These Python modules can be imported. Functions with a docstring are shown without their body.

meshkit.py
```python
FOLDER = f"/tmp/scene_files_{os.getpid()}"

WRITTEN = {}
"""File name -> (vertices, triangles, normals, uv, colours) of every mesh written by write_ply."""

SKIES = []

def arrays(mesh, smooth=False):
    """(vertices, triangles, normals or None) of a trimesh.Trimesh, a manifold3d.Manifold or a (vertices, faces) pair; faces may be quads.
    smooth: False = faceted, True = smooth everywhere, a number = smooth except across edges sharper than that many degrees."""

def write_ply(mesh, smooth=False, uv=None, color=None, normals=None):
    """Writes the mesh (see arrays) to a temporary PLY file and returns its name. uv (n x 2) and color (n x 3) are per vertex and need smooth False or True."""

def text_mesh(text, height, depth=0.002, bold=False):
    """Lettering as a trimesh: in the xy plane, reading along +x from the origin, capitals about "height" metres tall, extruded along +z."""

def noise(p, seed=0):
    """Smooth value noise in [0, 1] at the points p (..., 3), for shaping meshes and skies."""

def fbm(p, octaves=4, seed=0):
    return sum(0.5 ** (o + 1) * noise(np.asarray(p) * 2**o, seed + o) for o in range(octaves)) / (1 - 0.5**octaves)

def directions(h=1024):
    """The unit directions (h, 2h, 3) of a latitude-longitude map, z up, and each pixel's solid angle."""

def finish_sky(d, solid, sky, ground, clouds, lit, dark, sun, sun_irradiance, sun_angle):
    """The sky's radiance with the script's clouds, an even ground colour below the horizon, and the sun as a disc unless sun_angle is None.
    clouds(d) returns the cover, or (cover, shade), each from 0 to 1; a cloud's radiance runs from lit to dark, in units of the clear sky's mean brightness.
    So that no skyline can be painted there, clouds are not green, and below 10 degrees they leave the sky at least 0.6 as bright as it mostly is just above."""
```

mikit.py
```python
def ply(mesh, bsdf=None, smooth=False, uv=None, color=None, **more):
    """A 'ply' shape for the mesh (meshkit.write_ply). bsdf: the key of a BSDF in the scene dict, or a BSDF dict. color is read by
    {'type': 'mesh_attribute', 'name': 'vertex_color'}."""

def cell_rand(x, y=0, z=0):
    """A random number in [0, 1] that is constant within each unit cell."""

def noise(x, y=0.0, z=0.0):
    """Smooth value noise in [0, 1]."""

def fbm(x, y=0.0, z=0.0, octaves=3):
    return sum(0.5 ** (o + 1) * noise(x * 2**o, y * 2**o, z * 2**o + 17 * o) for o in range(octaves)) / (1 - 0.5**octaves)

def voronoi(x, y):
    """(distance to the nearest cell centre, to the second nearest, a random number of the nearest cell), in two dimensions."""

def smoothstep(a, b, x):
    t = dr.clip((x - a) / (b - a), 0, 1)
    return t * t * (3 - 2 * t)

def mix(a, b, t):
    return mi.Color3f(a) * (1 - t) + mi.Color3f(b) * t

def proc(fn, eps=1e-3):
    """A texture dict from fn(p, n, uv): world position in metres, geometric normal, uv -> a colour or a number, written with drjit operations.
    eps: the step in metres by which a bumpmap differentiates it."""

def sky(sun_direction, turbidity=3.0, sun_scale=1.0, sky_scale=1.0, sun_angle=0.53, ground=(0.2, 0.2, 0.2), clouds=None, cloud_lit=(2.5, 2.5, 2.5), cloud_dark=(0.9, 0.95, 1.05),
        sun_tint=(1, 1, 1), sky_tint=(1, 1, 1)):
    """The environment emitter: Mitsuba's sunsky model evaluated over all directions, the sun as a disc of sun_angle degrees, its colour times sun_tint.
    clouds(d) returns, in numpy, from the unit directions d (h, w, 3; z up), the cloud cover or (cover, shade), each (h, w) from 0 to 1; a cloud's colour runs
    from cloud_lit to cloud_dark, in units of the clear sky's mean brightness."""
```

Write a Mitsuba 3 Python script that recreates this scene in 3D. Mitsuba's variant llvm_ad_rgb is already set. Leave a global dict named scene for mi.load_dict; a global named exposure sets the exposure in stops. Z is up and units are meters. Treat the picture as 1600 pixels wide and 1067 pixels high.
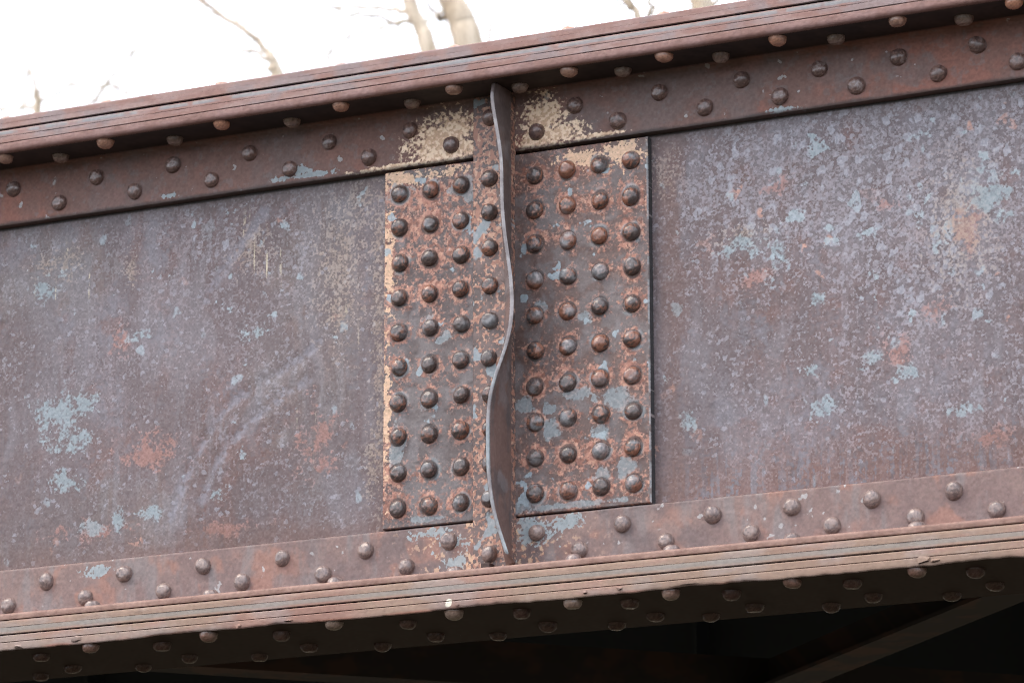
import math, random
import numpy as np, trimesh
import drjit as dr
import mitsuba as mi
import mikit, meshkit
from mikit import proc, noise, cell_rand, smoothstep as ss, mix

T = mi.ScalarTransform4f
scene, labels = {}, {}

# ------------------------------------------------------------------ camera, light, exposure
# x runs along the girder, y goes into the bridge, z is up; the origin is the middle of the splice, z = -3.6 is the ground
CAM = np.array([3.3310, -6.8409, -1.9752])
FWD = np.array([-0.42063, 0.87183, 0.25096])
UP = np.array([0.11053, -0.22531, 0.96800])
scene['camera'] = {'type': 'thinlens', 'to_world': T().look_at(origin=CAM.tolist(), target=(CAM + FWD).tolist(), up=UP.tolist()),
                   'fov': 14.686, 'fov_axis': 'x', 'aperture_radius': 0.009, 'focus_distance': 7.80, 'near_clip': 0.1, 'far_clip': 3000.0}
SUN = (-0.50, -0.42, 0.76)          # a sun lost in thin overcast, high on the left behind the camera


def overcast(d):
    side = np.clip(d @ (np.array(SUN) / np.linalg.norm(SUN)), -1, 1)
    m = meshkit.fbm(d * 2.2, 3, 6)
    return np.ones(d.shape[:2]), np.clip(0.55 - 0.45 * side + 0.5 * (m - 0.5), 0, 1)


scene['sky_light'] = mikit.sky(SUN, turbidity=4.0, sun_scale=0.12, sun_angle=32, ground=(0.05, 0.05, 0.05), clouds=overcast, cloud_lit=(2.19, 2.34, 2.60), cloud_dark=(1.18, 1.22, 1.35), sun_tint=(1.0, 1.02, 1.10))
exposure = 3.75

rng = random.Random(11)
nprng = np.random.RandomState(5)


# ------------------------------------------------------------------ small helpers
def add(key, mesh, bsdf, smooth=False, to_world=None, label=None, category=None, group=None, kind=None):
    scene[key] = mikit.ply(mesh, bsdf, smooth=smooth) if not isinstance(mesh, dict) else dict(mesh)
    if to_world is not None:
        scene[key]['to_world'] = to_world
    note(key, label, category, group, kind)
    return key


def note(key, label=None, category=None, group=None, kind=None):
    d = {k: v for k, v in dict(label=label, category=category, group=group, kind=kind).items() if v}
    if d:
        labels[key] = d


def free(base):
    if not any(k == base or k.startswith(base + '__') for k in list(scene) + list(labels)):
        return base
    i = 1
    while any(k == f'{base}_{i:03d}' or k.startswith(f'{base}_{i:03d}__') for k in list(scene) + list(labels)):
        i += 1
    return f'{base}_{i:03d}'


def n1(x, f, seed, octaves=3):
    x = np.asarray(x, float)
    return meshkit.fbm(np.stack([x * f, np.full_like(x, 3.7), np.full_like(x, 1.3)], -1), octaves, seed) - 0.5


def sweep_x(profile, xs, moves=None):
    """A closed (y, z) profile swept along x; moves(xs, j, y, z) -> (dy, dz) shifts profile corner j along the length."""
    prof = np.asarray(profile, float)
    n, m = len(xs), len(prof)
    V = np.zeros((n, m, 3))
    for j, (y, z) in enumerate(prof):
        dy, dz = moves(xs, j, y, z) if moves else (0, 0)
        V[:, j] = np.stack([xs, y + 0 * xs + dy, z + 0 * xs + dz], 1)
    i, j = np.meshgrid(np.arange(n - 1), np.arange(m), indexing='ij')
    a, b = i * m + j, i * m + (j + 1) % m
    q = np.stack([a, b, b + m, a + m], -1).reshape(-1, 4)
    F = np.vstack([q[:, [0, 1, 2]], q[:, [0, 2, 3]]])
    cap = trimesh.creation.triangulate_polygon(__import__('shapely').Polygon(prof), engine='earcut')
    cv, cf = cap
    V = V.reshape(-1, 3)
    lookup = np.array([int(np.argmin(((prof - c) ** 2).sum(1))) for c in cv])
    F = np.vstack([F, lookup[cf], lookup[cf][:, ::-1] + (n - 1) * m])
    me = trimesh.Trimesh(V, F, process=False)
    me.fix_normals()
    return me


def tube(points, radii, sides=8):
    p = np.asarray(points, float)
    t = np.gradient(p, axis=0)
    t /= np.linalg.norm(t, axis=1, keepdims=True) + 1e-12
    a = np.cross(t, [0.31, 0.9, 0.2])
    a /= np.linalg.norm(a, axis=1, keepdims=True) + 1e-12
    b, ang = np.cross(t, a), np.arange(sides) * 2 * np.pi / sides
    r = np.broadcast_to(radii, (len(p),))
    v = p[:, None] + r[:, None, None] * (np.cos(ang)[None, :, None] * a[:, None] + np.sin(ang)[None, :, None] * b[:, None])
    i, j = np.meshgrid(np.arange(len(p) - 1), np.arange(sides), indexing='ij')
    q = np.stack([i * sides + j, i * sides + (j + 1) % sides, (i + 1) * sides + (j + 1) % sides, (i + 1) * sides + j], -1).reshape(-1, 4)
    return trimesh.Trimesh(v.reshape(-1, 3), np.vstack([q[:, [0, 1, 2]], q[:, [0, 2, 3]]]), process=False)


def box(x0, x1, y0, y1, z0, z1, bevel=0.0):
    if bevel:
        import manifold3d as m3
        c = m3.Manifold.hull_points(np.array([[x + sx, y + sy, z + sz] for x, s0 in ((x0, 1), (x1, -1)) for y, s1 in ((y0, 1), (y1, -1)) for z, s2 in ((z0, 1), (z1, -1))
                                              for sx, sy, sz in ((s0 * bevel, s1 * bevel, 0), (s0 * bevel, 0, s2 * bevel), (0, s1 * bevel, s2 * bevel))], dtype=np.float64))
        return c
    m = trimesh.creation.box((x1 - x0, y1 - y0, z1 - z0))
    m.apply_translation(((x0 + x1) / 2, (y0 + y1) / 2, (z0 + z1) / 2))
    return m


# ------------------------------------------------------------------ procedural rust and paint
def fb(u, v, f, octaves, seed):
    """fbm turned a little at every octave, so that the lattice does not show."""
    s, tot, a = 0.0, 0.0, 0.5
    x, y = u * f, v * f
    for o in range(octaves):
        s = s + a * noise(x + 11.3 * seed, y - 7.1 * seed, seed * 3.17 + o)
        tot += a
        a *= 0.5
        x, y = 1.56 * x - 1.22 * y + 3.1, 1.22 * x + 1.56 * y + 1.7
    return s / tot


def flecks(u, v, f, density, seed):
    """Scattered ragged specks, f cells to the metre; density 0..1 of the cells hold one."""
    x, y = u * f + 13.7 * seed, v * f - 5.3 * seed
    wx, wy = noise(x * 2.3, y * 2.3, seed), noise(x * 2.3, y * 2.3, seed + 0.5)
    d, _, r = mikit.voronoi(x + 0.7 * (wx - 0.5), y + 0.7 * (wy - 0.5))
    size = 0.16 + 0.34 * (r * 7.31 - dr.floor(r * 7.31))
    return ss(size + 0.06, size - 0.10, d) * ss(1.0 - density, 1.04 - density, r)


def blobs(u, v, spots):
    """Largest of (1 - elliptical distance) over the spots (x, z, rx, rz): the stains' own places."""
    m = mi.Float(-3.0)
    for x, z, rx, rz in spots:
        m = dr.maximum(m, 1 - dr.sqrt(dr.square((u - x) / rx) + dr.square((v - z) / rz)))
    return m


COLS = [-0.2104, -0.1417, -0.0723, -0.0030, 0.0905, 0.1616, 0.2308, 0.2992]
PITCH = 0.072


def to_rivet(u, v):
    """Distance to the nearest rivet of the splice."""
    du = mi.Float(9.0)
    for c in COLS:
        du = dr.minimum(du, dr.abs(u - c))
    k = dr.clip(dr.round(4.5 - v / PITCH), 0, 9)
    dv = v - (4.5 - k) * PITCH
    return dr.sqrt(dr.square(du) + dr.square(dv))


BLUE = (0.270, 0.335, 0.365)
TAN = (0.60, 0.405, 0.270)

WEB_BLUE = [(-1.02, -.034, .09, .05), (-.955, -.035, .055, .05), (-.99, -.10, .07, .035), (-.796, -.272, .035, .022), (-.864, -.285, .022, .025), (-.92, -.297, .035, .022),
            (-.554, .078, .03, .018), (-1.07, .235, .04, .035), (.527, .132, .055, .035), (.676, .005, .025, .02), (.408, -.205, .022, .03), (.691, -.216, .05, .03),
            (.665, -.138, .02, .016), (.79, -.12, .03, .022), (.853, -.159, .03, .02), (.60, .10, .03, .05), (1.03, .16, .05, .05), (-.62, -.25, .03, .02),
            (-.84, .10, .04, .02), (.965, -.24, .035, .02), (-1.00, -.19, .05, .03), (.38, .02, .02, .02)]
WEB_SALMON = [(.914, -.042, .03, .022), (.582, .236, .04, .018), (.817, .17, .022, .016), (-.80, -.15, .09, .04), (-.93, -.30, .09, .02), (-.40, -.16, .05, .07),
              (.99, .10, .04, .05), (.83, -.12, .05, .03), (-.86, .09, .03, .03), (-.60, -.32, .08, .02), (.56, .06, .03, .02), (1.02, -.30, .05, .02)]
WEB_TAN = [(-1.05, .285, .05, .018), (-1.0, .28, .03, .03), (-.85, .25, .015, .03), (-.56, .26, .04, .05), (-.36, .20, .05, .14), (-.31, .33, .05, .05), (.97, .12, .06, .10), (.53, .15, .05, .02),
           (-.265, -.10, .013, .20), (-.268, .10, .014, .30), (-.28, -.22, .016, .08), (.365, .30, .03, .05)]


def web_color(p, n, uv):
    u, v = p.x, p.z
    w1, w2 = fb(u, v, 7.0, 3, 1.0), fb(u, v, 7.0, 3, 2.0)
    a, b = u + 0.05 * (w1 - 0.5), v + 0.05 * (w2 - 0.5)
    big, mid = fb(a, b, 2.2, 3, 3.0), fb(a, b, 17.0, 4, 4.0)
    fine, grain = fb(u, v, 120.0, 3, 5.0), fb(u, v, 260.0, 2, 6.0)
    salt = 0.6 * fine + 0.4 * grain
    streak = fb(u * 9.0, v, 7.0, 3, 7.0)
    drip = fb(u * 14.0, v, 12.0, 2, 19.0)
    right = ss(0.30, 0.45, u)
    # the two sheets weather differently: the left one greyer and smoother, the right one more flecked
    col = mix((0.170, 0.153, 0.172), (0.122, 0.102, 0.109), ss(0.36, 0.62, 0.40 * big + 0.25 * mid + 0.35 * fine))
    col = mix(col, (0.132, 0.072, 0.062), (0.74 + 0.14 * right) * ss(0.45 - 0.02 * right, 0.60 - 0.01 * right, 0.32 * big + 0.30 * mid + 0.20 * streak + 0.18 * salt + 0.05 * (1 - right)))
    col = mix(col, (0.192, 0.180, 0.202), 0.65 * ss(0.44, 0.64, 0.38 * streak + 0.04 * drip + 0.36 * mid + 0.22 * salt))
    col = mix(col, (0.155, 0.084, 0.072), 0.50 * ss(0.50, 0.64, 0.75 * fb(a, b, 22.0, 4, 8.0) + 0.25 * salt))
    col = mix(col, (0.185, 0.176, 0.170), 0.32 * ss(-0.4, 0.5, blobs(a, b, [(-.40, .05, .14, .32), (-.95, -.30, .25, .10), (-1.05, .25, .14, .12)]) + 2.0 * (mid - 0.5)))
    col = mix(col, (0.100, 0.078, 0.078), 0.32 * ss(0.50, 0.68, fb(u * 9.0 + 3.0 * w1, v, 9.0, 3, 23.0) + 0.6 * (mid - 0.5)) * ss(0.40, 0.60, big + 0.3 * (w2 - 0.5)))
    col = mix(col, (0.075, 0.058, 0.058), 0.35 * ss(0.56, 0.68, fb(u * 1.4, v, 70.0, 3, 20.0)))
    col = mix(col, (0.122, 0.094, 0.098), 0.60 * ss(0.46, 0.62, fb(u * 3.2 + 0.6 * w1, v, 5.0, 4, 25.3)))
    col = mix(col, (0.196, 0.186, 0.206), 0.35 * ss(0.52, 0.66, fb(u * 4.5 + 0.6 * w2, v, 5.0, 4, 26.7)))
    # pale flecks of several sizes, gathered in clouds; most on the upper right
    cloud = fb(a, b, 5.0, 3, 9.0) + 0.16 * right * ss(-0.15, 0.25, v) + 0.10 * blobs(u, v, [(.60, .20, .25, .14), (.95, .15, .22, .22), (-.55, .30, .30, .10)]) - 0.04
    heavy = ss(0.46, 0.68, cloud) * (0.40 + 0.60 * right)
    col = mix(col, (0.235, 0.220, 0.246), (0.40 + 0.25 * right) * ss(0.46, 0.66, salt + 0.22 * (mid - 0.5) + 0.30 * (cloud - 0.56)))
    col = mix(col, (0.270, 0.262, 0.295), 0.55 * flecks(u, v, 95.0, 0.10 + 0.55 * heavy, 3.0))
    col = mix(col, (0.300, 0.305, 0.345), 0.62 * flecks(u, v * 0.8, 55.0, 0.03 + 0.26 * heavy, 5.0))
    col = mix(col, (0.290, 0.335, 0.370), 0.70 * flecks(u, v * 0.8, 30.0, 0.040 + 0.08 * heavy, 7.0) * ss(0.30, 0.46, salt))
    # paint left over, primer, washed-out lime
    rag = fb(a, b, 32.0, 4, 12.0)
    col = mix(col, (0.300, 0.150, 0.122), 0.62 * ss(-0.10, 0.85, blobs(u, v, WEB_SALMON) + 2.4 * (rag - 0.56) + 3.0 * (salt - 0.5)))
    col = mix(col, (0.430, 0.245, 0.195), 0.80 * flecks(a, b, 21.0, 0.035 + 0.03 * right, 9.0) * ss(0.40, 0.52, fine))
    col = mix(col, (0.36, 0.285, 0.215), 0.36 * ss(-0.2, 1.2, blobs(u, v, WEB_TAN) + 1.6 * (fb(u * 1.6, v, 45.0, 3, 13.0) - 0.56) + 2.0 * (fine - 0.5) + 3.0 * (grain - 0.5)))
    rag2 = fb(u, v, 38.0, 4, 14.0)
    col = mix(col, (0.235, 0.290, 0.315), 0.72 * ss(0.05, 0.80, blobs(u, v, WEB_BLUE) + 3.0 * (rag2 - 0.55) + 2.6 * (salt - 0.5)))
    col = mix(col, (0.28, 0.335, 0.365), 0.75 * ss(0.675, 0.73, fb(u, v, 32.0, 4, 15.0) + 0.2 * (cloud - 0.5) + 0.2 * (salt - .5)))
    # thin pale runs on the left sheet
    runs = ss(0.76, 0.86, noise(u * 230.0, v * 9.0, 4.0) * (0.85 + 0.15 * noise(u * 40.0, v * 3.0, 4.4))) * ss(-0.4, 0.5, blobs(u, v, [(-1.0, .25, .08, .07), (-.85, .24, .03, .06), (-.55, .24, .07, .09), (-.345, .02, .03, .09), (-.42, -.12, .03, .08)])) * (1 - right)
    col = mix(col, (0.56, 0.49, 0.36), 0.75 * runs * ss(0.36, 0.5, fine))
    # scrapes rubbed to bare bluish metal
    rub = mi.Float(9.0)
    for (ax, az), (bx, bz) in SCRAPES:
        t = dr.clip(((u - ax) * (bx - ax) + (v - az) * (bz - az)) / ((bx - ax) ** 2 + (bz - az) ** 2), 0, 1)
        rub = dr.minimum(rub, dr.sqrt(dr.square(u - ax - t * (bx - ax)) + dr.square(v - az - t * (bz - az))))
    col = mix(col, (0.215, 0.207, 0.240), 0.60 * ss(0.016, 0.002, rub + 0.035 * (mid - 0.5)) * ss(0.35, 0.55, fb(u + v, v - u, 60.0, 3, 22.5)))
    # rust washed along the splice's right-hand edge; grime and a painted-in shadow line under the upper angle
    col = mix(col, (0.135, 0.066, 0.048), 0.80 * ss(0.42, 0.60, 0.7 * fb(u * 2.0, v, 14.0, 4, 18.0) + 0.3 * salt + 0.24 * (1 - dr.abs(u - 0.362) / 0.045)) * ss(0.43, 0.36, u) * right)
    col = mix(col, (0.150, 0.074, 0.056), 0.6 * ss(0.50, 0.60, 0.5 * drip + 0.5 * salt + 0.10) * ss(-0.22, -0.36, v) * right)
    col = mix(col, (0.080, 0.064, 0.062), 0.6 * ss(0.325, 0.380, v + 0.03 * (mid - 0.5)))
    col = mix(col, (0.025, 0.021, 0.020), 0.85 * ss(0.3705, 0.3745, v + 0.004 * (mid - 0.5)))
    col = mix(col, (0.135, 0.078, 0.064), 0.5 * ss(-0.29, -0.36, v + 0.10 * (mid - 0.5)) * (1 - right))
    return col * (0.78 + 0.44 * grain) * (0.80 + 0.40 * fb(a, b, 3.4, 3, 24.4))


_S1 = [(-.40, .040), (-.47, -.004), (-.55, -.034), (-.615, -.075), (-.665, -.135), (-.71, -.215), (-.745, -.30)]
_S2 = [(-.43, -.035), (-.50, -.07), (-.57, -.115), (-.63, -.18), (-.67, -.26)]
_S3 = [(-.53, .335), (-.5508, .3085), (-.6396, .2102), (-.6689, .1591)]
SCRAPES = [s for P_ in (_S1, _S2, _S3) for s in zip(P_[:-1], P_[1:])]


SPL_BLUE = [(.255, -.148, .042, .028), (.070, -.150, .036, .02), (.175, -.130, .034, .014), (.12, -.155, .018, .012), (.165, .115, .025, .014), (.20, .02, .018, .018), (.105, .05, .015, .015),
            (-.14, .05, .02, .02), (-.11, .012, .018, .012), (-.15, -.11, .02, .02), (.13, -.20, .02, .025), (-.14, -.350, .05, .008), (.18, -.352, .13, .008), (.28, -.29, .025, .02),
            (-.06, .31, .03, .02), (-.21, .33, .028, .02), (-.075, .325, .028, .022), (.235, -.215, .025, .02), (-.215, -.19, .02, .05), (-.14, .33, .02, .02), (.06, -.345, .03, .02),
            (-.035, .22, .012, .05), (.235, -.30, .03, .02)]
SPL_ORANGE = [(-.14, .30, .12, .07), (-.10, .22, .12, .05), (.16, .31, .16, .05), (.22, .25, .14, .05), (.10, .20, .08, .03), (-.24, .1, .02, .5), (-.01, .25, .035, .18), (-.02, -.2, .03, .3),
              (-.14, -.30, .12, .05), (.20, -.33, .13, .03), (.16, -.10, .12, .04), (.29, .0, .035, .33), (.18, -.26, .12, .04), (-.16, -.06, .08, .03), (-.14, .12, .09, .02)]
SPL_TAN = [(-.20, .355, .07, .02), (-.10, .36, .05, .012), (-.235, .20, .015, .12), (.29, .345, .05, .03), (.20, .345, .06, .02), (-.015, .23, .025, .1), (-.24, -.12, .012, .16)]


def splice_color(p, n, uv):
    u, v = p.x, p.z
    w1, w2 = fb(u, v, 14.0, 3, 21.0), fb(u, v, 14.0, 3, 22.0)
    a, b = u + 0.03 * (w1 - 0.5), v + 0.03 * (w2 - 0.5)
    big, mid = fb(a, b, 7.0, 3, 23.0), fb(a, b, 34.0, 4, 24.0)
    fine, grain = fb(u, v, 160.0, 2, 25.0), fb(u, v, 300.0, 2, 26.0)
    d = to_rivet(a * 0.5 + u * 0.5, b * 0.5 + v * 0.5)
    side = ss(0.03, 0.06, u)
    # mill scale gone dark, browner on the right-hand half
    col = mix((0.142, 0.122, 0.122), (0.088, 0.066, 0.064), ss(0.36, 0.62, 0.5 * big + 0.5 * mid))
    col = mix(col, (0.112, 0.068, 0.058), side * (0.25 + 0.55 * ss(0.40, 0.60, mid)))
    col = mix(col, (0.17, 0.15, 0.155), 0.6 * ss(0.58, 0.72, fb(u * 2.5, v, 16.0, 3, 27.0)))
    # flaking orange rust: round the heads, along the edges and in broad clouds
    edge = dr.minimum(dr.minimum(u + 0.246, 0.336 - u), dr.minimum(v + 0.360, 0.371 - v))
    want = 1.05 * ss(0.038, 0.021, d) + 0.65 * ss(0.022, 0.0, edge) + 0.65 * ss(-0.3, 0.6, blobs(a, b, SPL_ORANGE)) + 1.5 * (big - 0.5) + 1.1 * (mid - 0.5)
    speck = 0.50 * fine + 0.50 * grain
    amount = ss(-0.09, 0.19, speck - 0.66 + 0.19 * want)
    rust = mix((0.370, 0.172, 0.122), (0.215, 0.090, 0.062), ss(0.40, 0.62, fb(u, v, 90.0, 2, 28.0)))
    rust = mix(rust, (0.52, 0.290, 0.210), 0.65 * ss(0.50, 0.66, fb(u, v, 170.0, 2, 29.0)))
    col = mix(col, rust, 0.85 * amount)
    col = mix(col, TAN, 0.8 * ss(0.10, 0.5, blobs(u, v, SPL_TAN) + 1.6 * (fb(u, v, 85.0, 3, 30.0) - 0.5) + 3.0 * (speck - 0.5)))
    # blue-grey paint in the lee of the heads and in patches
    rag = fb(u, v, 42.0, 4, 31.0)
    paint = ss(0.12, 0.40, blobs(u, v, SPL_BLUE) + 2.6 * (rag - 0.52) + 1.2 * (speck - 0.5))
    collar = ss(0.027, 0.020, d + 0.008 * (mid - 0.5)) * ss(0.54, 0.64, fb(u, v, 26.0, 3, 32.0))
    col = mix(col, (0.205, 0.238, 0.255), 0.70 * dr.maximum(paint, collar))
    col = mix(col, (0.26, 0.31, 0.34), 0.9 * ss(0.665, 0.69, fb(u, v, 30.0, 4, 33.0)))
    col = mix(col, (0.030, 0.024, 0.023), 0.75 * ss(0.0215, 0.018, d))
    # the sheared right-hand edge: highlight painted along its arris, shade and dirt painted on its side
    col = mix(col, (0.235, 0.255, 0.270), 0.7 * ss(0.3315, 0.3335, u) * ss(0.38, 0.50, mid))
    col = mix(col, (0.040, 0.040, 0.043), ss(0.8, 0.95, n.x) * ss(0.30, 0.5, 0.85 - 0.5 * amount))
    return col * (0.66 + 0.68 * grain)


ANG_TAN = [(-.115, .422, .070, .050), (-.085, .446, .05, .030), (-.10, .40, .066, .028), (.108, .440, .042, .042), (.125, .403, .066, .024), (.09, .40, .034, .022), (-.23, .384, .08, .005), (.23, .388, .05, .005)]
ANG_BLUE = [(-.10, .415, .032, .03), (-.42, .392, .07, .006), (-.445, .405, .022, .012), (-.75, .392, .02, .006), (.62, .386, .03, .005),
            (-.10, -.405, .035, .03), (-.085, -.445, .022, .04), (.09, -.40, .045, .032), (.14, -.385, .05, .014), (-.15, -.38, .05, .014), (.02, -.45, .03, .02), (-.9, -.39, .04, .012)]


def angle_color(p, n, uv):
    u, v = p.x, p.z
    v0 = v
    v = v - 0.9 * (p.y + 0.018)
    w1, w2 = fb(u, v, 9.0, 3, 41.0), fb(u, v, 9.0, 3, 42.0)
    a, b = u + 0.04 * (w1 - 0.5), v + 0.04 * (w2 - 0.5)
    big, mid = fb(a, b, 3.2, 3, 43.0), fb(a, b, 24.0, 4, 44.0)
    fine, grain = fb(u, v, 85.0, 4, 45.0), fb(u, v, 200.0, 2, 46.0)
    low = ss(0.1, -0.1, v0)
    top = mix((0.150, 0.084, 0.070), (0.180, 0.086, 0.066), ss(0.40, 0.60, 0.5 * mid + 0.5 * big))
    top = mix(top, (0.215, 0.088, 0.064), 0.8 * ss(0.50, 0.62, 0.5 * mid + 0.5 * big + 0.7 * (0.42 - v0)))
    top = mix(top, (0.128, 0.098, 0.094), 0.55 * ss(0.52, 0.66, fb(a, b, 11.0, 4, 47.0)))
    top = mix(top, (0.15, 0.13, 0.13), 0.35 * ss(0.55, 0.66, fine))
    bot = mix((0.205, 0.138, 0.122), (0.168, 0.112, 0.104), ss(0.40, 0.60, 0.5 * mid + 0.5 * big))
    bot = mix(bot, (0.27, 0.135, 0.10), 0.6 * ss(0.54, 0.68, fb(a, b, 20.0, 4, 48.0)))
    bot = mix(bot, (0.185, 0.165, 0.165), 0.6 * ss(0.52, 0.68, fb(u * 4.0, v, 9.0, 4, 49.0)))
    bot = mix(bot, (0.125, 0.092, 0.090), 0.7 * ss(0.50, 0.40, dr.abs(u) + 0.3 * (big - 0.5)) * ss(0.40, 0.60, mid))
    col = mix(top, bot, low)
    col = mix(col, (0.34, 0.33, 0.33), 0.75 * ss(0.675, 0.71, fb(u, v, 60.0, 3, 50.0)))
    # flaking near the stiffener foot
    near = ss(0.30, 0.02, dr.abs(u)) * low
    col = mix(col, mix((0.36, 0.17, 0.105), (0.50, 0.33, 0.22), ss(0.45, 0.6, fine)), 0.9 * ss(0.0, 0.08, 0.6 * fine + 0.4 * grain - 0.62 + 0.12 * near) * near)
    col = mix(col, (0.245, 0.285, 0.300), 0.88 * ss(0.06, 0.26, blobs(u, v0, ANG_BLUE) - 4 * ss(-0.03, -0.05, p.y) + 2.6 * (fb(u, v, 40.0, 4, 51.0) - 0.52) + 1.6 * (grain - 0.5)))
    lime = ss(-0.15, 0.45, blobs(u, v0, ANG_TAN) - 4 * ss(-0.03, -0.05, p.y) + 0.8 * (fb(u, v, 60.0, 3, 52.0) - 0.45) + 0.7 * (fine - 0.46) + 1.5 * (grain - 0.46))
    col = mix(col, mix(TAN, (0.70, 0.54, 0.39), ss(0.45, 0.62, grain)), 0.92 * lime)
    # black grime, with the shadow line painted in, along the upper leg's lower lip
    col = mix(col, (0.035, 0.030, 0.028), 0.8 * ss(0.388, 0.380, v0 - 0.012 * (mid - 0.5)) * (1 - low))
    # the outstanding leg: shade painted dark on its underside, bare pinkish rust on its toe
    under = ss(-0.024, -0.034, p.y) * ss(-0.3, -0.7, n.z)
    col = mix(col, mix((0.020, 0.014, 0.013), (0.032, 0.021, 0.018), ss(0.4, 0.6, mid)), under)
    toe = ss(-0.120, -0.129, p.y)
    pink = mix(mix((0.220, 0.132, 0.118), (0.190, 0.105, 0.088), ss(0.4, 0.6, mid)), mix((0.270, 0.165, 0.132), (0.218, 0.126, 0.100), ss(0.4, 0.6, mid)), low)
    col = mix(col, pink, toe)
    return col * (0.78 + 0.44 * grain)


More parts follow.
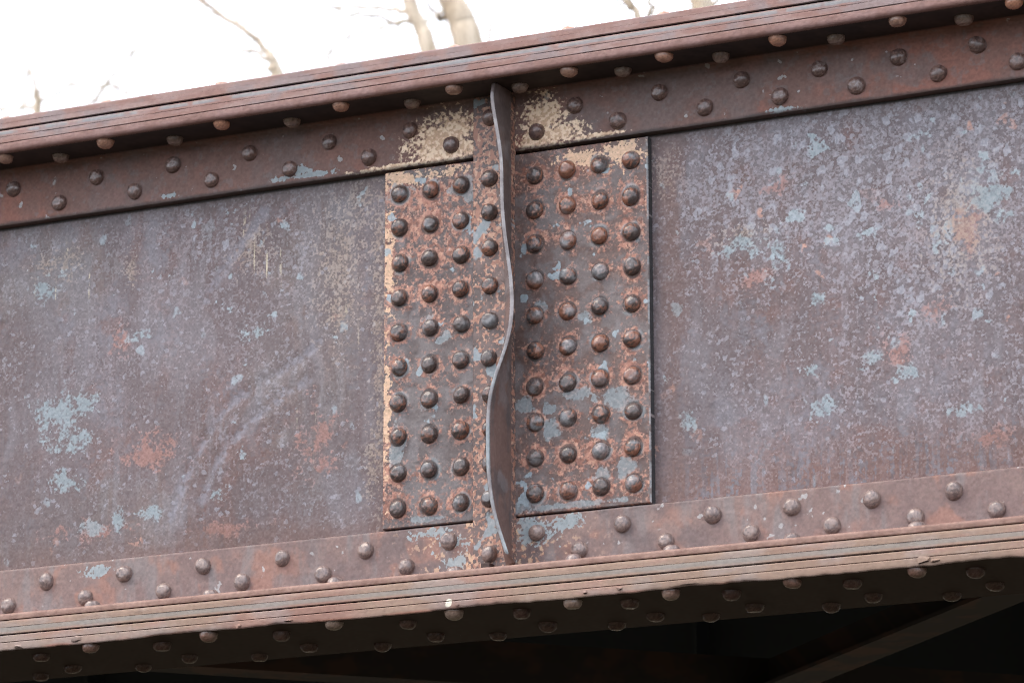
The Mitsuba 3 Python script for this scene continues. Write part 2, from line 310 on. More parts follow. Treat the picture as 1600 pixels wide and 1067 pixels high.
def plate_edge_color(p, n, uv):
    u, v = p.x, p.z
    w = v - 0.9 * (p.y + 0.137)
    mid, grain = fb(u * 0.45, w * 2.0, 30.0, 4, 61.0), fb(u, w, 190.0, 2, 62.0)
    big = fb(u, v, 3.0, 3, 63.0)
    low = ss(0.1, -0.1, v)
    top = mix((0.285, 0.190, 0.172), (0.245, 0.142, 0.122), ss(0.40, 0.60, mid))
    top = mix(top, (0.225, 0.192, 0.196), 0.6 * ss(0.50, 0.66, fb(u * 0.6, v, 26.0, 4, 64.0)))
    strip = ss(0.5365, 0.5385, v) * ss(0.5455, 0.5435, v)
    wear = ss(0.30, 0.40, fb(u, v * 0.2, 26.0, 3, 65.0) + 0.12 * (big - 0.5))
    top = mix(top, (0.225, 0.262, 0.275), 0.60 * strip * wear)
    bot = mix((0.292, 0.178, 0.142), (0.235, 0.132, 0.104), ss(0.40, 0.62, mid))
    bot = mix(bot, (0.262, 0.192, 0.143), 0.65 * ss(0.46, 0.58, big) * ss(0.25, 0.5, mid))
    bot = mix(bot, (0.270, 0.228, 0.212), 0.5 * ss(0.50, 0.66, fb(u * 0.5, v, 22.0, 4, 66.0)))
    seam = ss(-0.5125, -0.5140, v) * ss(-0.524, -0.520, v)
    bot = mix(bot, (0.215, 0.205, 0.188), 0.65 * seam)
    bot = mix(bot, (0.30, 0.120, 0.075), 0.7 * ss(-0.554, -0.561, v + 0.012 * (mid - 0.5)) * ss(0.50, 0.60, fb(u, v, 9.0, 3, 67.0)))
    col = mix(top, bot, low)
    col = mix(col, (0.62, 0.58, 0.48), ss(0.2, 0.5, blobs(u, v, [(-.039, -.547, .009, .008)]) + 2.5 * (fb(u, v, 90.0, 3, 68.0) - 0.5)))
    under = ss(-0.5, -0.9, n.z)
    col = mix(col, (0.044, 0.027, 0.022), under)  # shade of the underside put into the colour
    return col * (0.80 + 0.40 * grain)


def under_color(p, n, uv):
    """Underside of the flange angle: dark brown rust."""
    u, v = p.x, p.y
    m, g = fb(u, v, 30.0, 4, 71.0), fb(u, v, 170.0, 2, 72.0)
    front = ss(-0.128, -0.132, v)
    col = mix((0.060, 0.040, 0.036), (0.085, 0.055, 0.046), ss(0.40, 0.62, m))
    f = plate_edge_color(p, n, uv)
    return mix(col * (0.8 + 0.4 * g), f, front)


def rivet_color(p, n, uv):
    u, v, y = p.x, p.z, p.y
    in_splice = ss(0.345, 0.335, dr.abs(u - 0.043)) * ss(0.372, 0.366, dr.abs(v))
    k1, k2 = fb(u, v, 11.0, 2, 81.0), fb(u + y, v, 13.0, 2, 85.0)
    m, g = fb(u + y, v - y, 75.0, 3, 82.0), fb(u + y, v - y, 230.0, 2, 83.0)
    s = 0.6 * m + 0.4 * g
    east = ss(0.0, 0.1, u)
    dark = mix((0.062, 0.046, 0.043), (0.095, 0.066, 0.059), ss(0.4, 0.6, s))
    dark = mix(dark, (0.225, 0.092, 0.055), 0.75 * ss(0.50, 0.64, 0.55 * s + 0.45 * k1 + 0.06 * east))
    dark = mix(dark, (0.185, 0.190, 0.200), 0.70 * ss(0.56, 0.68, 0.55 * fb(u - y, v, 48.0, 3, 84.0) + 0.45 * k2 + 0.06 * east))
    top = mix((0.098, 0.062, 0.055), (0.135, 0.078, 0.064), ss(0.4, 0.6, s))
    top = mix(top, (0.16, 0.14, 0.14), 0.6 * ss(0.54, 0.68, 0.7 * s + 0.3 * k1))
    flange = ss(0.483, 0.478, v)
    outer = ss(-0.080, -0.090, y)
    hang = mix(mix((0.17, 0.115, 0.095), (0.20, 0.150, 0.125), ss(0.4, 0.6, s)), mix((0.40, 0.190, 0.120), (0.26, 0.155, 0.115), ss(0.35, 0.62, k1)), outer)
    low = mix((0.150, 0.108, 0.100), (0.190, 0.135, 0.118), ss(0.4, 0.6, s))
    under = mix((0.068, 0.030, 0.023), (0.090, 0.048, 0.037), ss(0.40, 0.62, s))
    under = mix(under, mix((0.15, 0.080, 0.058), (0.22, 0.155, 0.120), ss(0.35, 0.62, k1)), outer)
    body = mix(low, mix(hang, top, flange), ss(0.0, 0.1, v))
    body = mix(body, under, ss(-0.555, -0.5625, v))
    return mix(body, dark, in_splice) * (0.60 + 0.80 * g)


def stiff_color(p, n, uv):
    u, v, y = p.x, p.z, p.y
    m, g = fb(u + y, v, 34.0, 4, 91.0), fb(u + y * 1.3, v, 190.0, 2, 92.0)
    fine = fb(u + y, v, 165.0, 2, 93.0)
    out = ss(-0.034, -0.040, y)
    streak = fb((u + y) * 6.0, v, 8.0, 3, 94.0)
    leg = mix((0.088, 0.068, 0.066), (0.118, 0.088, 0.082), ss(0.4, 0.6, m))
    rusty = ss(0.45, 0.58, 0.6 * streak + 0.4 * m + 0.16 * ss(-0.05, -0.25, v) - 0.08 * ss(-0.05, 0.15, v))
    leg = mix(leg, (0.150, 0.084, 0.068), 0.6 * rusty)
    leg = mix(leg, (0.17, 0.155, 0.16), 0.5 * ss(0.56, 0.70, fb(u + y, v, 18.0, 4, 95.0)))
    face = mix((0.140, 0.098, 0.090), (0.092, 0.068, 0.064), ss(0.4, 0.6, m))
    want = 1.2 * (m - 0.5) + 0.55 + 0.5 * ss(0.12, 0.25, v) + 0.3 * ss(-0.02, -0.25, v) - 0.6 * ss(0.44, 0.48, v)
    rust = mix((0.330, 0.160, 0.110), (0.50, 0.300, 0.215), ss(0.48, 0.66, fb(u, v, 170.0, 2, 96.0)))
    face = mix(face, rust, 0.8 * ss(0.0, 0.09, 0.5 * fine + 0.5 * g - 0.60 + 0.16 * want))
    face = mix(face, (0.24, 0.285, 0.31), 0.85 * ss(0.60, 0.64, fb(u, v, 34.0, 4, 97.0)))
    tip = ss(-0.1075, -0.1095, y)
    col = mix(face, leg, out)
    col = mix(col, mix(mix((0.190, 0.172, 0.178), (0.265, 0.255, 0.265), ss(0.42, 0.6, m)), (0.245, 0.285, 0.305), 0.8 * ss(-0.02, -0.16, v) * ss(0.36, 0.52, fb(u, v, 22.0, 3, 98.0))), tip * 0.92)  # edge-light painted pale along the tip, blue paint on its lower part
    return col * (0.78 + 0.44 * g)


def bump_rough(p, n, uv):
    q = p.x + 0.7 * p.y
    return fb(q, p.z + 0.5 * p.y, 120.0, 2, 101.0) + 0.8 * fb(q, p.z, 34.0, 2, 102.0)


def surface(fn, roughness, specular=0.35, bump=None, scale=0.001, eps=0.0012):
    d = {'type': 'principled', 'base_color': proc(fn), 'roughness': roughness, 'specular': specular}
    if bump:
        d = {'type': 'bumpmap', 'arbitrary': proc(bump, eps=eps), 'scale': scale, 'bsdf': d}
    return d


scene['mat_web'] = surface(web_color, 0.62, 0.35, bump_rough, 0.0012)
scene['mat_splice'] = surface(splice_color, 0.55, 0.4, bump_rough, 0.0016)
scene['mat_angle'] = surface(angle_color, 0.62, 0.35, bump_rough, 0.0012)
scene['mat_edge'] = surface(plate_edge_color, 0.70, 0.3)
scene['mat_under'] = surface(under_color, 0.75, 0.3)
scene['mat_rivet'] = surface(rivet_color, 0.31, 0.65, bump_rough, 0.0014)
scene['mat_stiffener'] = surface(stiff_color, 0.52, 0.4, bump_rough, 0.0012)


def brace_color(p, n, uv):
    m = fb(p.x + p.z, p.y - p.z, 12.0, 4, 111.0)
    return mix((0.052, 0.044, 0.043), (0.092, 0.054, 0.043), ss(0.45, 0.65, m))


def bark_color(p, n, uv):
    m = fb((p.x + p.y) * 4.0, p.z, 6.0, 4, 121.0)
    return mix((0.42, 0.34, 0.25), (0.60, 0.51, 0.40), ss(0.35, 0.65, m))


def ground_color(p, n, uv):
    m = fb(p.x, p.y, 0.5, 4, 131.0)
    g = fb(p.x, p.y, 6.0, 3, 132.0)
    return mix((0.040, 0.034, 0.026), (0.070, 0.060, 0.040), ss(0.35, 0.65, 0.6 * m + 0.4 * g))


scene['mat_dark_steel'] = surface(brace_color, 0.75, 0.3)
scene['mat_far_steel'] = {'type': 'principled', 'base_color': {'type': 'rgb', 'value': [0.050, 0.058, 0.068]}, 'roughness': 0.7}
scene['mat_bark'] = {'type': 'diffuse', 'reflectance': proc(bark_color)}
scene['mat_ground'] = {'type': 'diffuse', 'reflectance': proc(ground_color)}
scene['mat_deck'] = {'type': 'diffuse', 'reflectance': {'type': 'rgb', 'value': [0.045, 0.050, 0.056]}}
scene['mat_concrete'] = {'type': 'diffuse', 'reflectance': {'type': 'rgb', 'value': [0.20, 0.19, 0.17]}}

# ------------------------------------------------------------------ ground, plus unseen abutments and deck added to darken the space below
gx = np.concatenate([-np.geomspace(2000, 40, 14), np.linspace(-36, 36, 60), np.geomspace(40, 2000, 14)])
X, Y = np.meshgrid(gx, gx, indexing='ij')
Z = -3.6 + 0.5 * (meshkit.fbm(np.stack([X * 0.12, Y * 0.12, 0 * X], -1), 3, 4) - 0.5) - 0.25
nn = len(gx)
i, j = np.meshgrid(np.arange(nn - 1), np.arange(nn - 1), indexing='ij')
q = np.stack([i * nn + j, (i + 1) * nn + j, (i + 1) * nn + j + 1, i * nn + j + 1], -1).reshape(-1, 4)
add('ground', (np.stack([X, Y, Z], -1).reshape(-1, 3), q), 'mat_ground', smooth=True, kind='structure')
add('unseen_bridge_deck', trimesh.util.concatenate([box(-8.4, 8.4, 0.06, 3.34, 0.30, 0.42)] + [box(-8.3, 8.3, y, y + 0.2, -0.05, 0.29) for y in (0.9, 2.2)]), 'mat_deck', kind='structure')
for s in (-1, 1):
    x0, x1 = sorted((s * 8.0, s * 9.6))
    add(free('unseen_abutment'), box(x0, x1, -0.9, 4.3, -5.2, -0.60), 'mat_concrete', kind='structure')
    x0, x1 = sorted((s * 8.6, s * 9.6))
    add(free('unseen_abutment'), box(x0, x1, -0.9, 4.3, -0.597, 0.55), 'mat_concrete', kind='structure')

# ------------------------------------------------------------------ the front girder
G = 'plate_girder'
note(G, 'rust-brown riveted steel plate girder with flaking blue-grey paint and a buckled stiffener', 'bridge girder')
XL = 8.2
XS = np.concatenate([np.linspace(-XL, -1.7, 40, endpoint=False), np.arange(-1.7, 1.7, 0.006), np.linspace(1.7, XL, 40)])


# two web sheets, gently uneven, meeting behind the splice plate
def web_sheet(x0, x1):
    fx = [x for x in XS[::2] if x0 + 1e-3 < x < x1 - 1e-3]
    xs = np.array([x0] + fx + [x1])
    zs = np.linspace(-0.470, 0.486, 82)
    A, B = np.meshgrid(xs, zs, indexing='ij')
    calm = np.clip((np.abs(A - 0.043) - 0.30) / 0.2, 0, 1) * np.clip((0.36 - np.abs(B)) / 0.1, 0, 1)
    dy = 0.008 * (meshkit.fbm(np.stack([A * 3, B * 3, 0 * A], -1), 3, 8) - 0.5) * calm

    def gouge(pts, width, depth):
        pts = np.array(pts)
        d = np.full(A.shape, 9.0)
        for (ax, az), (bx, bz) in zip(pts[:-1], pts[1:]):
            t = np.clip(((A - ax) * (bx - ax) + (B - az) * (bz - az)) / ((bx - ax) ** 2 + (bz - az) ** 2), 0, 1)
            d = np.minimum(d, np.hypot(A - ax - t * (bx - ax), B - az - t * (bz - az)))
        return depth * (np.exp(-(d / width) ** 2) - 0.5 * np.exp(-((d - 1.6 * width) / width) ** 2))

    dy += gouge([(-.40, .040), (-.47, -.004), (-.55, -.034), (-.615, -.075), (-.665, -.135), (-.71, -.215), (-.745, -.30)], 0.012, 0.0015)
    dy += gouge([(-.43, -.035), (-.50, -.07), (-.57, -.115), (-.63, -.18)], 0.012, 0.0012)
    dy += gouge([(-.53, .335), (-.5508, .3085), (-.6396, .2102), (-.6689, .1591)], 0.011, 0.0014)
    nx, nz = A.shape
    V = np.concatenate([np.stack([A, dy, B], -1).reshape(-1, 3), np.stack([A, 0 * A + 0.012, B], -1).reshape(-1, 3)])
    i, j = np.meshgrid(np.arange(nx - 1), np.arange(nz - 1), indexing='ij')
    f = np.stack([i * nz + j, (i + 1) * nz + j, (i + 1) * nz + j + 1, i * nz + j + 1], -1).reshape(-1, 4)
    return trimesh.Trimesh(V, np.vstack([f[:, [0, 1, 2]], f[:, [0, 2, 3]], (f + nx * nz)[:, [0, 2, 1]], (f + nx * nz)[:, [0, 3, 2]]]), process=False)


add(f'{G}__web_plate', web_sheet(-XL, 0.0412), 'mat_web', smooth=40, label='left web sheet, greyer, with long curved scrapes')
add(f'{G}__web_plate_001', web_sheet(0.0424, XL), 'mat_web', smooth=40, label='right web sheet, mottled with pale flecks')


# flange angles: L section with rounded toes
def angle_profile(sgn, face, root_z, out_z, toe_y, leg_z):
    """sgn +1: upper flange (outstanding leg at the top), -1: lower. face: y of the standing leg's outer face; root_z: inner corner; out_z: outer side of the leg."""
    d = 1 if toe_y > face else -1
    web_y = -0.0005 if d < 0 else 0.0125
    pts = [(web_y, out_z), (toe_y - d * 0.001, out_z), (toe_y, out_z - sgn * 0.0015)]
    r = (abs(out_z - root_z) - 0.003) * 0.55
    for a in np.linspace(0, math.pi / 2, 5):
        pts.append((toe_y - d * r * 0.8 * (1 - math.cos(a)), root_z + sgn * (r * (1 - math.sin(a)))))
    for a in np.linspace(0, math.pi / 2, 4):
        pts.append((face + d * 0.012 * (1 - math.sin(a)), root_z - sgn * 0.012 * (1 - math.cos(a))))
    pts += [(face, leg_z + sgn * 0.006), (face - d * 0.0015, leg_z + sgn * 0.002), (face - d * 0.005, leg_z), (web_y, leg_z)]
    return pts


def wav(seed, amp_y, amp_z):
    def moves(xs, j, y, z):
        return amp_y * n1(xs, 9.0, seed) + 0.5 * amp_y * n1(xs, 60.0, seed + 9), amp_z * n1(xs, 7.0, seed + 3) + 0.4 * amp_z * n1(xs, 55.0, seed + 5)
    return moves


def toe_moves(seed, toe, leg):
    w = wav(seed, 0.0025, 0.0015)

    def moves(xs, j, y, z):
        dy, dz = w(xs, j, y, z)
        if abs(y - toe) < 0.012:
            return dy, dz
        if abs(z - leg) < 0.007:
            return 0 * xs, 1.6 * dz
        return 0 * xs, 0 * xs
    return moves


FRONT, BACK = -0.018, 0.030
TOE, TOEB = -0.1367, 0.149
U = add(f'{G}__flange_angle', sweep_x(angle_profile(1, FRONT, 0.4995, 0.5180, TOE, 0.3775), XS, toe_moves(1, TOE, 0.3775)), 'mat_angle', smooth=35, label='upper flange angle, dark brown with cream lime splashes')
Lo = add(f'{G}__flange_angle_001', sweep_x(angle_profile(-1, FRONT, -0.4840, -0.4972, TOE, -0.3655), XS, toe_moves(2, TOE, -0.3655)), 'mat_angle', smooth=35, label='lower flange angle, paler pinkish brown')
add(f'{G}__flange_angle_002', sweep_x(angle_profile(1, BACK, 0.4995, 0.5180, TOEB, 0.3795), np.linspace(-XL, XL, 12)), 'mat_dark_steel', smooth=35)
add(f'{G}__flange_angle_003', sweep_x(angle_profile(-1, BACK, -0.4840, -0.4972, TOEB, -0.3655), np.linspace(-XL, XL, 12)), 'mat_dark_steel', smooth=35)


def cover(z0, z1, y0, y1, seed, torn=0.0, c0=0.0016, c1=0.0016):
    prof = [(y0 + c0, z0), (y0, z0 + c0), (y0, (z0 + z1) / 2), (y0, z1 - c1), (y0 + c1, z1), (y1, z1), (y1, z0)]
    w = wav(seed, 0.003, 0.0008)
    bite = torn * np.clip(n1(XS, 6.0, seed + 20, 4) * 2.6 + 0.25 + 1.3 * n1(XS, 34.0, seed + 23), 0, 1.2) if torn else 0 * XS

    nick = 0.0045 * np.clip(n1(XS, 26.0, seed + 40, 3) * 6 - 1.35, 0, 1)

    def moves(xs, j, y, z):
        if j > 4:
            return 0 * xs, 0 * xs
        dy, dz = w(xs, j, y, z)
        dy = dy + (nick if j in (0, 1) else 0.4 * nick[::-1] if j == 3 else 0)
        if j in (0, 1):
            dz = dz + bite
            dy = dy + 0.4 * bite
        return dy, dz
    return sweep_x(prof, XS, moves)


F_ = 0.0005   # faint seam
P = [(.5190, .53300, -.1355, 3, 0, .0016, F_), (.53302, .5470, -.1360, 4, 0, F_, .0016), (.5496, .56180, -.1372, 5, 0, .0016, F_), (.56182, .5748, -.1366, 6, 0, F_, .002),
     (-.51300, -.4994, -.1368, 7, 0, F_, .0016), (-.5274, -.51302, -.1362, 8, 0, .0016, F_), (-.5440, -.5298, -.1375, 9, 0, .0012, .0016), (-.5616, -.5448, -.1385, 10, .006, .002, .0012)]
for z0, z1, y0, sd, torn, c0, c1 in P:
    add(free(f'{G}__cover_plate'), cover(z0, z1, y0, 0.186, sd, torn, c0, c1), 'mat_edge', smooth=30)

# splice plate
ch = 0.002
poly = [(-0.2460, -0.3632), (0.3360, -0.3638), (0.3357, 0.3700), (-0.2450, 0.3722)]
import manifold3d as m3
pts = [(x + (ch if x < 0 else -ch) * k, y, z + (ch if z < 0 else -ch) * k) for x, z in poly for y, k in ((-0.0005, 0), (-0.0172, 0), (-0.0192, 1))]
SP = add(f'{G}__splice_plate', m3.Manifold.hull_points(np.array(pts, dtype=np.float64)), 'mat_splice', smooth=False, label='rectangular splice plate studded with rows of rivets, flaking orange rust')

# stiffener: an angle whose standing leg has buckled
ZE = np.array([.5024, .4162, .3564, .3072, .2456, .2235, .1639, .1122, .0602, .0309, .0022, -.0333, -.0678, -.0985, -.1159, -.1421, -.1876, -.2256, -.2753, -.3289, -.3791, -.4179, -.4491, -.4721])
DE = np.array([.0409, .0475, .0585, .0625, .0630, .0632, .0687, .0769, .0838, .0858, .0830, .0732, .0597, .0476, .0429, .0365, .0323, .0303, .0315, .0356, .0461, .0583, .0706, .0766]) - .0417
from scipy.interpolate import UnivariateSpline
bend = UnivariateSpline(ZE[::-1], DE[::-1], k=3, s=2e-5)


def stiffener():
    zs = np.linspace(-0.4715, 0.4985, 160)
    ring = []
    dpth = np.linspace(0, 1, 9)
    for side in (1, -1):
        for t in (dpth if side > 0 else dpth[::-1]):
            ring.append((side, t))
    V = []
    for z in zs:
        b = float(bend(np.clip(z, -0.472, 0.5))) + 0.0035 * float(n1(np.array([z]), 14, 79, 2)[0])
        tipy = -0.1105 + 0.004 * float(n1(np.array([z]), 9, 77)[0]) + 0.005 * float(np.clip(n1(np.array([z]), 34, 78)[0] * 5 - 1.0, 0, 1)) + 0.010 * np.clip((z - 0.470) / 0.03, 0, 1) + 0.020 * np.clip((-0.455 - z) / 0.02, 0, 1)
        row = []
        for side, t in ring:
            y = -0.0295 + t * (tipy + 0.0295)
            row.append((0.0417 + b * t ** 1.7 + side * (0.0050 - 0.0014 * (t > 0.999) + 0.004 * max(0, 1 - t * 8) * (side < 0)), y + (0.0012 if t > 0.999 else 0) * 0, z))
            if t > 0.999 and side > 0:
                row.append((0.0417 + b, tipy - 0.0012, z))
        V.append(row)
    V = np.array(V)
    n, m = V.shape[:2]
    V = V.reshape(-1, 3)
    i, j = np.meshgrid(np.arange(n - 1), np.arange(m), indexing='ij')
    q = np.stack([i * m + j, i * m + (j + 1) % m, (i + 1) * m + (j + 1) % m, (i + 1) * m + j], -1).reshape(-1, 4)
    F = [np.vstack([q[:, [0, 1, 2]], q[:, [0, 2, 3]]])]
    for base in (0, (n - 1) * m):
        F.append(np.array([[base, base + k, base + k + 1] for k in range(1, m - 1)]))
    leg = trimesh.Trimesh(V, np.vstack(F), process=False)
    leg.fix_normals()
    c = 0.0025
    flat = m3.Manifold.hull_points(np.array([(x + kx, y, z) for z in (-0.4720, 0.4990) for x, y, kx in ((-0.0415, -0.0142, 0), (-0.0415, -0.0275, 0), (-0.0415, -0.0300, c), (0.0467, -0.0300, 0), (0.0467, -0.0142, 0))], dtype=np.float64))
    mm = flat.to_mesh()
    return trimesh.util.concatenate([leg, trimesh.Trimesh(mm.vert_properties[:, :3], mm.tri_verts, process=False)])


ST = add(f'{G}__stiffener_angle', stiffener(), 'mat_stiffener', smooth=40, label='upright stiffener with its outstanding leg buckled into waves')


# rivets: a few worn button heads, reused
def rivet_head(seed, r=0.0172, h=0.0150):
    g = np.random.RandomState(seed)
    a = np.linspace(0, math.pi / 2, 9)
    prof = [(r * 1.03, -0.004), (r * 1.03, 0.0004)] + [(r * math.cos(t) ** 0.92, 0.0012 + (h - 0.0012) * math.sin(t) ** 0.95) for t in a[:-1]] + [(0.0, h)]
    m = trimesh.creation.revolve(np.array(prof), sections=26)
    v = np.array(m.vertices)
    d = meshkit.fbm(v * 95.0, 3, seed) - 0.5
    w = meshkit.fbm(v * 38.0, 2, seed + 50) - 0.5
    v[:, :2] *= (1 + 0.12 * w + 0.07 * d)[:, None]
    v[:, :2] += np.clip(v[:, 2:3] / h, 0, 1) * g.uniform(-0.0016, 0.0016, 2)
    flat = h * g.uniform(0.86, 1.05)
    v[:, 2] = np.where(v[:, 2] > flat - 0.001, flat - 0.001 + 0.35 * (v[:, 2] - flat + 0.001), v[:, 2])
    v[:, 2] = np.where(v[:, 2] > 0.0008, v[:, 2] * (1 + 0.16 * d + 0.10 * w) - 0.07 * v[:, 0] * g.uniform(-1, 1), v[:, 2])
    m.vertices = v
    return m


HEADS = [mikit.ply(rivet_head(s), 'mat_rivet', smooth=60) for s in range(10)]
heads_rng = random.Random(3)


def rivet(parent, x, y, z, axis, scale=1.0):
    M = T().translate([x, y, z])
    if axis == '-y':
        M = M @ T().rotate([1, 0, 0], 90)
    elif axis == '-z':
        M = M @ T().rotate([1, 0, 0], 180)
    M = M @ T().rotate([0, 0, 1], heads_rng.uniform(0, 360)) @ T().scale([scale * heads_rng.uniform(.95, 1.06), scale * heads_rng.uniform(.95, 1.06), scale * heads_rng.uniform(.88, 1.08)])
    add(free(f'{parent}__rivet'), heads_rng.choice(HEADS), None, to_world=M)


for k in range(10):
    for c in COLS:
        if c != -0.0030:
            rivet(SP, c + heads_rng.uniform(-.0015, .0015), -0.0192, (4.5 - k) * PITCH + heads_rng.uniform(-.0018, .0018), '-y')
for z in (.4530, .3261, .2555, .1827, .1052, .0332, -.0434, -.117, -.1857, -.2565, -.3257, -.4355):
    rivet(ST, -0.0035 + heads_rng.uniform(-.002, .002), -0.0300, z, '-y')
TU = [-1.32, -1.1345, -.9282, -.7431, -.5599, -.3742, -.189, .1792, .3622, .5362, .699, .8617, 1.0201, 1.18]
TL = [-1.20, -1.0198, -.8348, -.6502, -.466, -.2822, -.0948, .0947, .2721, .4584, .6158, .7744, .9405, 1.0986, 1.26]
BU = [-1.21, -1.025, -.8381, -.6532, -.4705, -.2826, -.0984, .0919, .2742, .4621, .6242, .7848, .9461, 1.11]
BL = [-1.115, -.9298, -.745, -.5622, -.377, -.1912, .1832, .3661, .5402, .7045, .8696, 1.0281, 1.19]
TO = [-1.10, -.8539, -.5768, -.2997, -.0455, .2075, .411, .6486, .8942, 1.1252]
TI = [-1.27, -.9926, -.715, -.4382, -.1614, .0788, .3035, .5115, .7515, 1.01]
BA = [-1.13, -.8545, -.5819, -.2997, -.0393, .2123, .4147, .6589, .9039, 1.15]
BB = [-1.28, -1.0044, -.7196, -.4466, -.1648, .0797, .3081, .517, .7588, .9982]
BC = [-1.0176, -.7388, -.4621, -.1765, .0689, .2972, .5051, .7469, .9864]
BD = [-1.1297, -.8815, -.6065, -.3227, -.0663, .1927, .3926, .6404, .883, 1.12]
jit = lambda a: heads_rng.uniform(-a, a)
for xs, z, par in ((TU, .4562, U), (TL, .4120, U), (BU, -.4000, Lo), (BL, -.4424, Lo)):
    for x in xs:
        rivet(par, x, FRONT, z + jit(.001), '-y', 0.99)
for x in TO: rivet(U, x, -.1076 + jit(.001), .4995, '-z', 1.02)
for x in TI: rivet(U, x, -.0615 + jit(.001), .4995, '-z', 1.02)
for x in BA: rivet(Lo, x, -.1090 + jit(.001), -.4840, '+z', 0.98)
for x in TO: rivet(f'{G}__cover_plate_003', x, -.1040 + jit(.002), .5748, '+z', 0.98)
LASTP = f'{G}__cover_plate_007'
for xs, y in ((BA, -.1140), (BB, -.0615), (BC, .0800), (BD, .1340)):
    for x in xs:
        rivet(LASTP, x, y + jit(.001), -.5614, '-z', 1.04)
# dark stub wedged under the lowest stiffener rivet
add(f'{G}__shim', box(-0.014, 0.006, -0.050, -0.0302, -0.4800, -0.4560, 0.002), 'mat_under')


# loose scabs of rust hanging from the lower edge
def scab(x, z, w, h, seed):
    g = np.random.RandomState(seed)
    p = g.normal(size=(26, 3))
    p /= np.linalg.norm(p, axis=1, keepdims=True)
    p *= np.array([w, 0.006, h]) * g.uniform(0.6, 1.0, (26, 1))
    m = m3.Manifold.hull_points((p + [x, -0.139, z]).astype(np.float64))
    return m


for s, (x, z, w, h) in enumerate([(.926, -.549, .020, .010), (.948, -.553, .011, .004), (-.875, -.551, .016, .008), (-.50, -.556, .008, .006), (-.02, -.553, .007, .004), (-1.01, -.556, .012, .005), (.25, -.552, .006, .004), (.32, -.550, .008, .004), (-.39, -.553, .012, .003)]):
    add(free(f'{LASTP}__rust_scab'), scab(x, z, w, h, 30 + s), 'mat_edge', smooth=40)

# ------------------------------------------------------------------ the far girder and the bracing between the two
H = 'plate_girder_001'
note(H, 'dark far girder seen in shade below the front girder\'s lower flange', 'bridge girder')
add(f'{H}__web_plate', box(-8.2, 8.2, 3.40, 3.412, -0.47, 0.486), 'mat_far_steel')
for z0, z1 in ((0.50, 0.575), (-0.5616, -0.486)):
    add(free(f'{H}__flange'), box(-8.2, 8.2, 3.22, 3.58, z0, z1, 0.003), 'mat_far_steel')
for x in np.arange(-7.0, 7.1, 1.0):
    add(free(f'{H}__stiffener'), box(x, x + 0.012, 3.30, 3.398, -0.484, 0.498), 'mat_far_steel')


def lateral(ax, ay, bx, by, w, label):
    """An angle iron lying between the girders."""
    a, b = np.array([ax, ay, -0.470]), np.array([bx, by, -0.470])
    d = (b - a) / np.linalg.norm(b - a)
    s = np.array([-d[1], d[0], 0])
    up = np.array([0, 0, 1.0])
    secs = []
    prof = [(0, 0), (w, 0), (w, .009), (.009, .009), (.009, w), (0, w)]
    V = np.array([[e + s * p + up * q for p, q in prof] for e in (a, b)]).reshape(-1, 3)
    k = len(prof)
    F = [[i, (i + 1) % k, k + (i + 1) % k] for i in range(k)] + [[i, k + (i + 1) % k, k + i] for i in range(k)]
    F += [[0, 1, 2], [0, 2, 3], [0, 3, 4], [0, 4, 5]] + [[k, k + 2, k + 1], [k, k + 3, k + 2], [k, k + 4, k + 3], [k, k + 5, k + 4]]
    m = trimesh.Trimesh(V, F, process=False)
    m.fix_normals()
    add(free('lateral_brace'), m, 'mat_dark_steel', label=label, category='brace', group='lateral braces under the deck')


lateral(1.42, 0.13, -1.42, 2.98, 0.10, 'rusty angle brace slanting up to the right in the dark below the flange, lower right')
lateral(-1.55, 0.13, 1.30, 3.10, 0.10, 'dim angle brace sloping down to the right in the shade at the lower left')

# ------------------------------------------------------------------ bare trees beyond the bridge
def curve(pts, n=14):
    pts = np.asarray(pts, float)
    t = np.linspace(0, 1, len(pts))
    from scipy.interpolate import PchipInterpolator
    return PchipInterpolator(t, pts)(np.linspace(0, 1, n))


def twigs(g, start, direction, length, radius, depth, out):
    n = 7
    p, d = np.array(start, float), np.array(direction, float)
    pts = [p.copy()]
    for k in range(n):
        d = d + g.normal(0, 0.22, 3) + np.array([0, 0, 0.05])
        d /= np.linalg.norm(d)
        p = p + d * length / n
        pts.append(p.copy())
    out.append(tube(pts, np.linspace(radius, radius * 0.35, n + 1), 5))
    if depth:
        for k in range(g.randint(3, 6)):
            q = pts[g.randint(2, n)]
            nd = d + g.normal(0, 0.75, 3)
            twigs(g, q, nd / np.linalg.norm(nd), length * g.uniform(.45, .7), radius * 0.5, depth - 1, out)


def tree(label, trunk, r0, r1, limbs, seed, extra=10):
    t = free('bare_tree')
    note(t, label, 'tree', 'leafless trees behind the bridge')
    g = np.random.RandomState(seed)
    c = curve(trunk, 30)
    c[1:-1] += g.normal(0, 0.005, (28, 3))
    add(f'{t}__trunk', tube(c, np.linspace(r0, r1, 30), 14), 'mat_bark', smooth=True)
    out = []
    for pts, a, b in limbs:
        cc = curve(pts, 12)
        cc[1:-1] += g.normal(0, 0.006, (10, 3))
        out.append(tube(cc, np.linspace(a, b, 12), 7))
        for k in range(4):
            q = cc[g.randint(3, 12)]
            nd = g.normal(0, 1, 3) + np.array([-0.3, 0, 0.4])
            twigs(g, q, nd / np.linalg.norm(nd), g.uniform(.25, .55), b * 0.6, 1, out)
    for k in range(extra):
        q = c[g.randint(20, 30)]
        nd = g.normal(0, 1, 3) + np.array([0, 0, 0.7])
        twigs(g, q, nd / np.linalg.norm(nd), g.uniform(.6, 1.2), max(r1 * 0.20, 0.004), 2, out)
    add(f'{t}__crown', trimesh.util.concatenate(out), 'mat_bark', smooth=True)


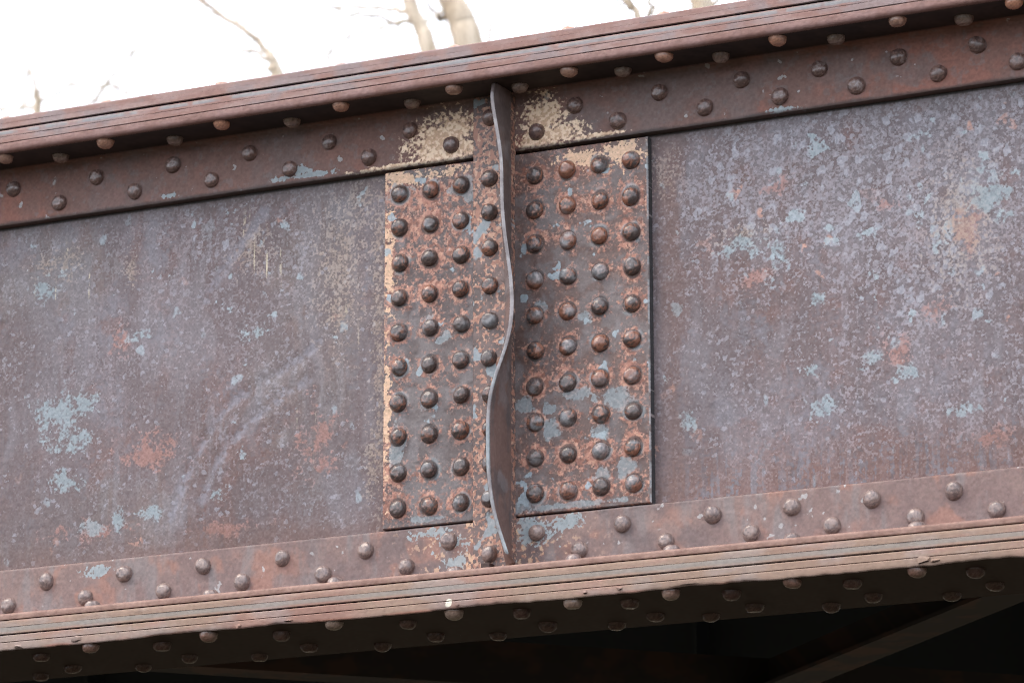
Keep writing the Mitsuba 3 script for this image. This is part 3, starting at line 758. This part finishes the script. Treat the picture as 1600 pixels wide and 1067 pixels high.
tree('slim bare trunk leaning left above the girder, left of the thicker trunk',
     [(-3.30, 7.1, -3.8), (-3.42, 7.1, -1.0), (-3.55, 7.0, 2.0), (-3.72, 7.0, 3.29), (-3.75, 7.0, 3.37), (-3.79, 7.0, 3.45), (-3.90, 7.0, 3.75), (-4.1, 7.1, 4.8), (-4.3, 7.0, 6.5)], .045, .019,
     [([(-3.785, 7, 3.435), (-3.83, 7.0, 3.47), (-3.89, 7.05, 3.50), (-4.02, 7.1, 3.56), (-4.3, 7.2, 3.63)], .011, .006), ([(-3.76, 7, 3.40), (-3.83, 7.0, 3.425), (-3.95, 6.95, 3.45), (-4.1, 6.9, 3.50)], .010, .005)], 1, 5)
tree('thicker grey tree trunk just right of the slim one above the girder',
     [(-3.80, 8.0, -3.8), (-3.85, 8.0, 0.0), (-3.97, 8.0, 3.2), (-4.04, 8.0, 3.66), (-4.075, 8.0, 3.79), (-4.13, 8.0, 3.9), (-4.35, 8.0, 4.7), (-4.6, 8.1, 7.0)], .085, .042,
     [([(-4.12, 8, 3.84), (-4.17, 8, 3.80), (-4.2, 7.9, 3.88)], .015, .006), ([(-4.0, 8, 3.4), (-3.9, 8.1, 4.2), (-3.7, 8.2, 5.2)], .008, .004)], 2, 5)
tree('thin branching tree behind the girder, left of the two trunks',
     [(-5.30, 9.0, -3.8), (-5.35, 9.0, 1.0), (-5.50, 9.0, 3.7), (-5.56, 9.0, 4.04), (-5.60, 9.0, 4.14), (-5.65, 9.0, 4.21)], .06, .012,
     [([(-5.645, 9, 4.20), (-5.73, 9.0, 4.30), (-5.86, 9.0, 4.38), (-6.0, 9.0, 4.5), (-6.3, 9.1, 4.8)], .016, .010), ([(-5.61, 9, 4.13), (-5.71, 9.0, 4.19), (-5.85, 9.05, 4.22), (-6.1, 9.1, 4.26)], .011, .006),
      ([(-5.62, 9, 4.17), (-5.5, 9.1, 4.6), (-5.4, 9.0, 5.2)], .003, .002)], 3, 0)
tree('forked bare branch above the girder right of the middle',
     [(-2.40, 6.5, -3.8), (-2.45, 6.5, 0.0), (-2.53, 6.5, 2.8), (-2.54, 6.5, 3.07)], .06, .022,
     [([(-2.54, 6.5, 3.06), (-2.565, 6.5, 3.12), (-2.60, 6.5, 3.155), (-2.66, 6.5, 3.20), (-2.9, 6.6, 3.5)], .015, .009), ([(-2.54, 6.5, 3.06), (-2.512, 6.5, 3.11), (-2.505, 6.5, 3.17), (-2.5, 6.5, 3.6)], .010, .006)], 4, 0)
tree('pale stem rising from behind the girder, last before the flange meets the picture edge',
     [(-2.80, 8.0, -3.8), (-2.84, 8.0, 0.5), (-2.91, 8.0, 3.5), (-2.94, 8.0, 3.75), (-3.05, 8.1, 5.0)], .09, .028, [([(-2.92, 8, 3.6), (-2.86, 8, 3.68), (-2.7, 8, 3.9)], .012, .006)], 5, 0)
tree('wispy leafless treetop at the far left above the girder',
     [(-7.40, 10.0, -3.8), (-7.45, 10.0, 2.0), (-7.55, 10.0, 4.30), (-7.57, 10.0, 4.55)], .05, .015,
     [([(-7.57, 10, 4.55), (-7.585, 10.0, 4.61), (-7.64, 10.0, 4.69), (-7.73, 10.0, 4.83), (-7.85, 10.0, 5.0)], .011, .007), ([(-7.57, 10, 4.50), (-7.46, 10.0, 4.51), (-7.36, 10.0, 4.55), (-7.22, 10.0, 4.53), (-7.0, 10, 4.50)], .010, .006),
      ([(-7.565, 10, 4.46), (-7.7, 10, 4.47), (-7.9, 10, 4.50)], .011, .007), ([(-7.57, 10, 4.3), (-7.25, 10, 4.42), (-6.97, 10.0, 4.70), (-6.76, 10.0, 4.75), (-6.66, 10.0, 4.80)], .010, .006),
      ([(-7.5, 10, 4.0), (-6.99, 10.0, 4.42), (-7.07, 10.0, 4.49), (-7.16, 10.0, 4.52)], .009, .006)], 6, 0)
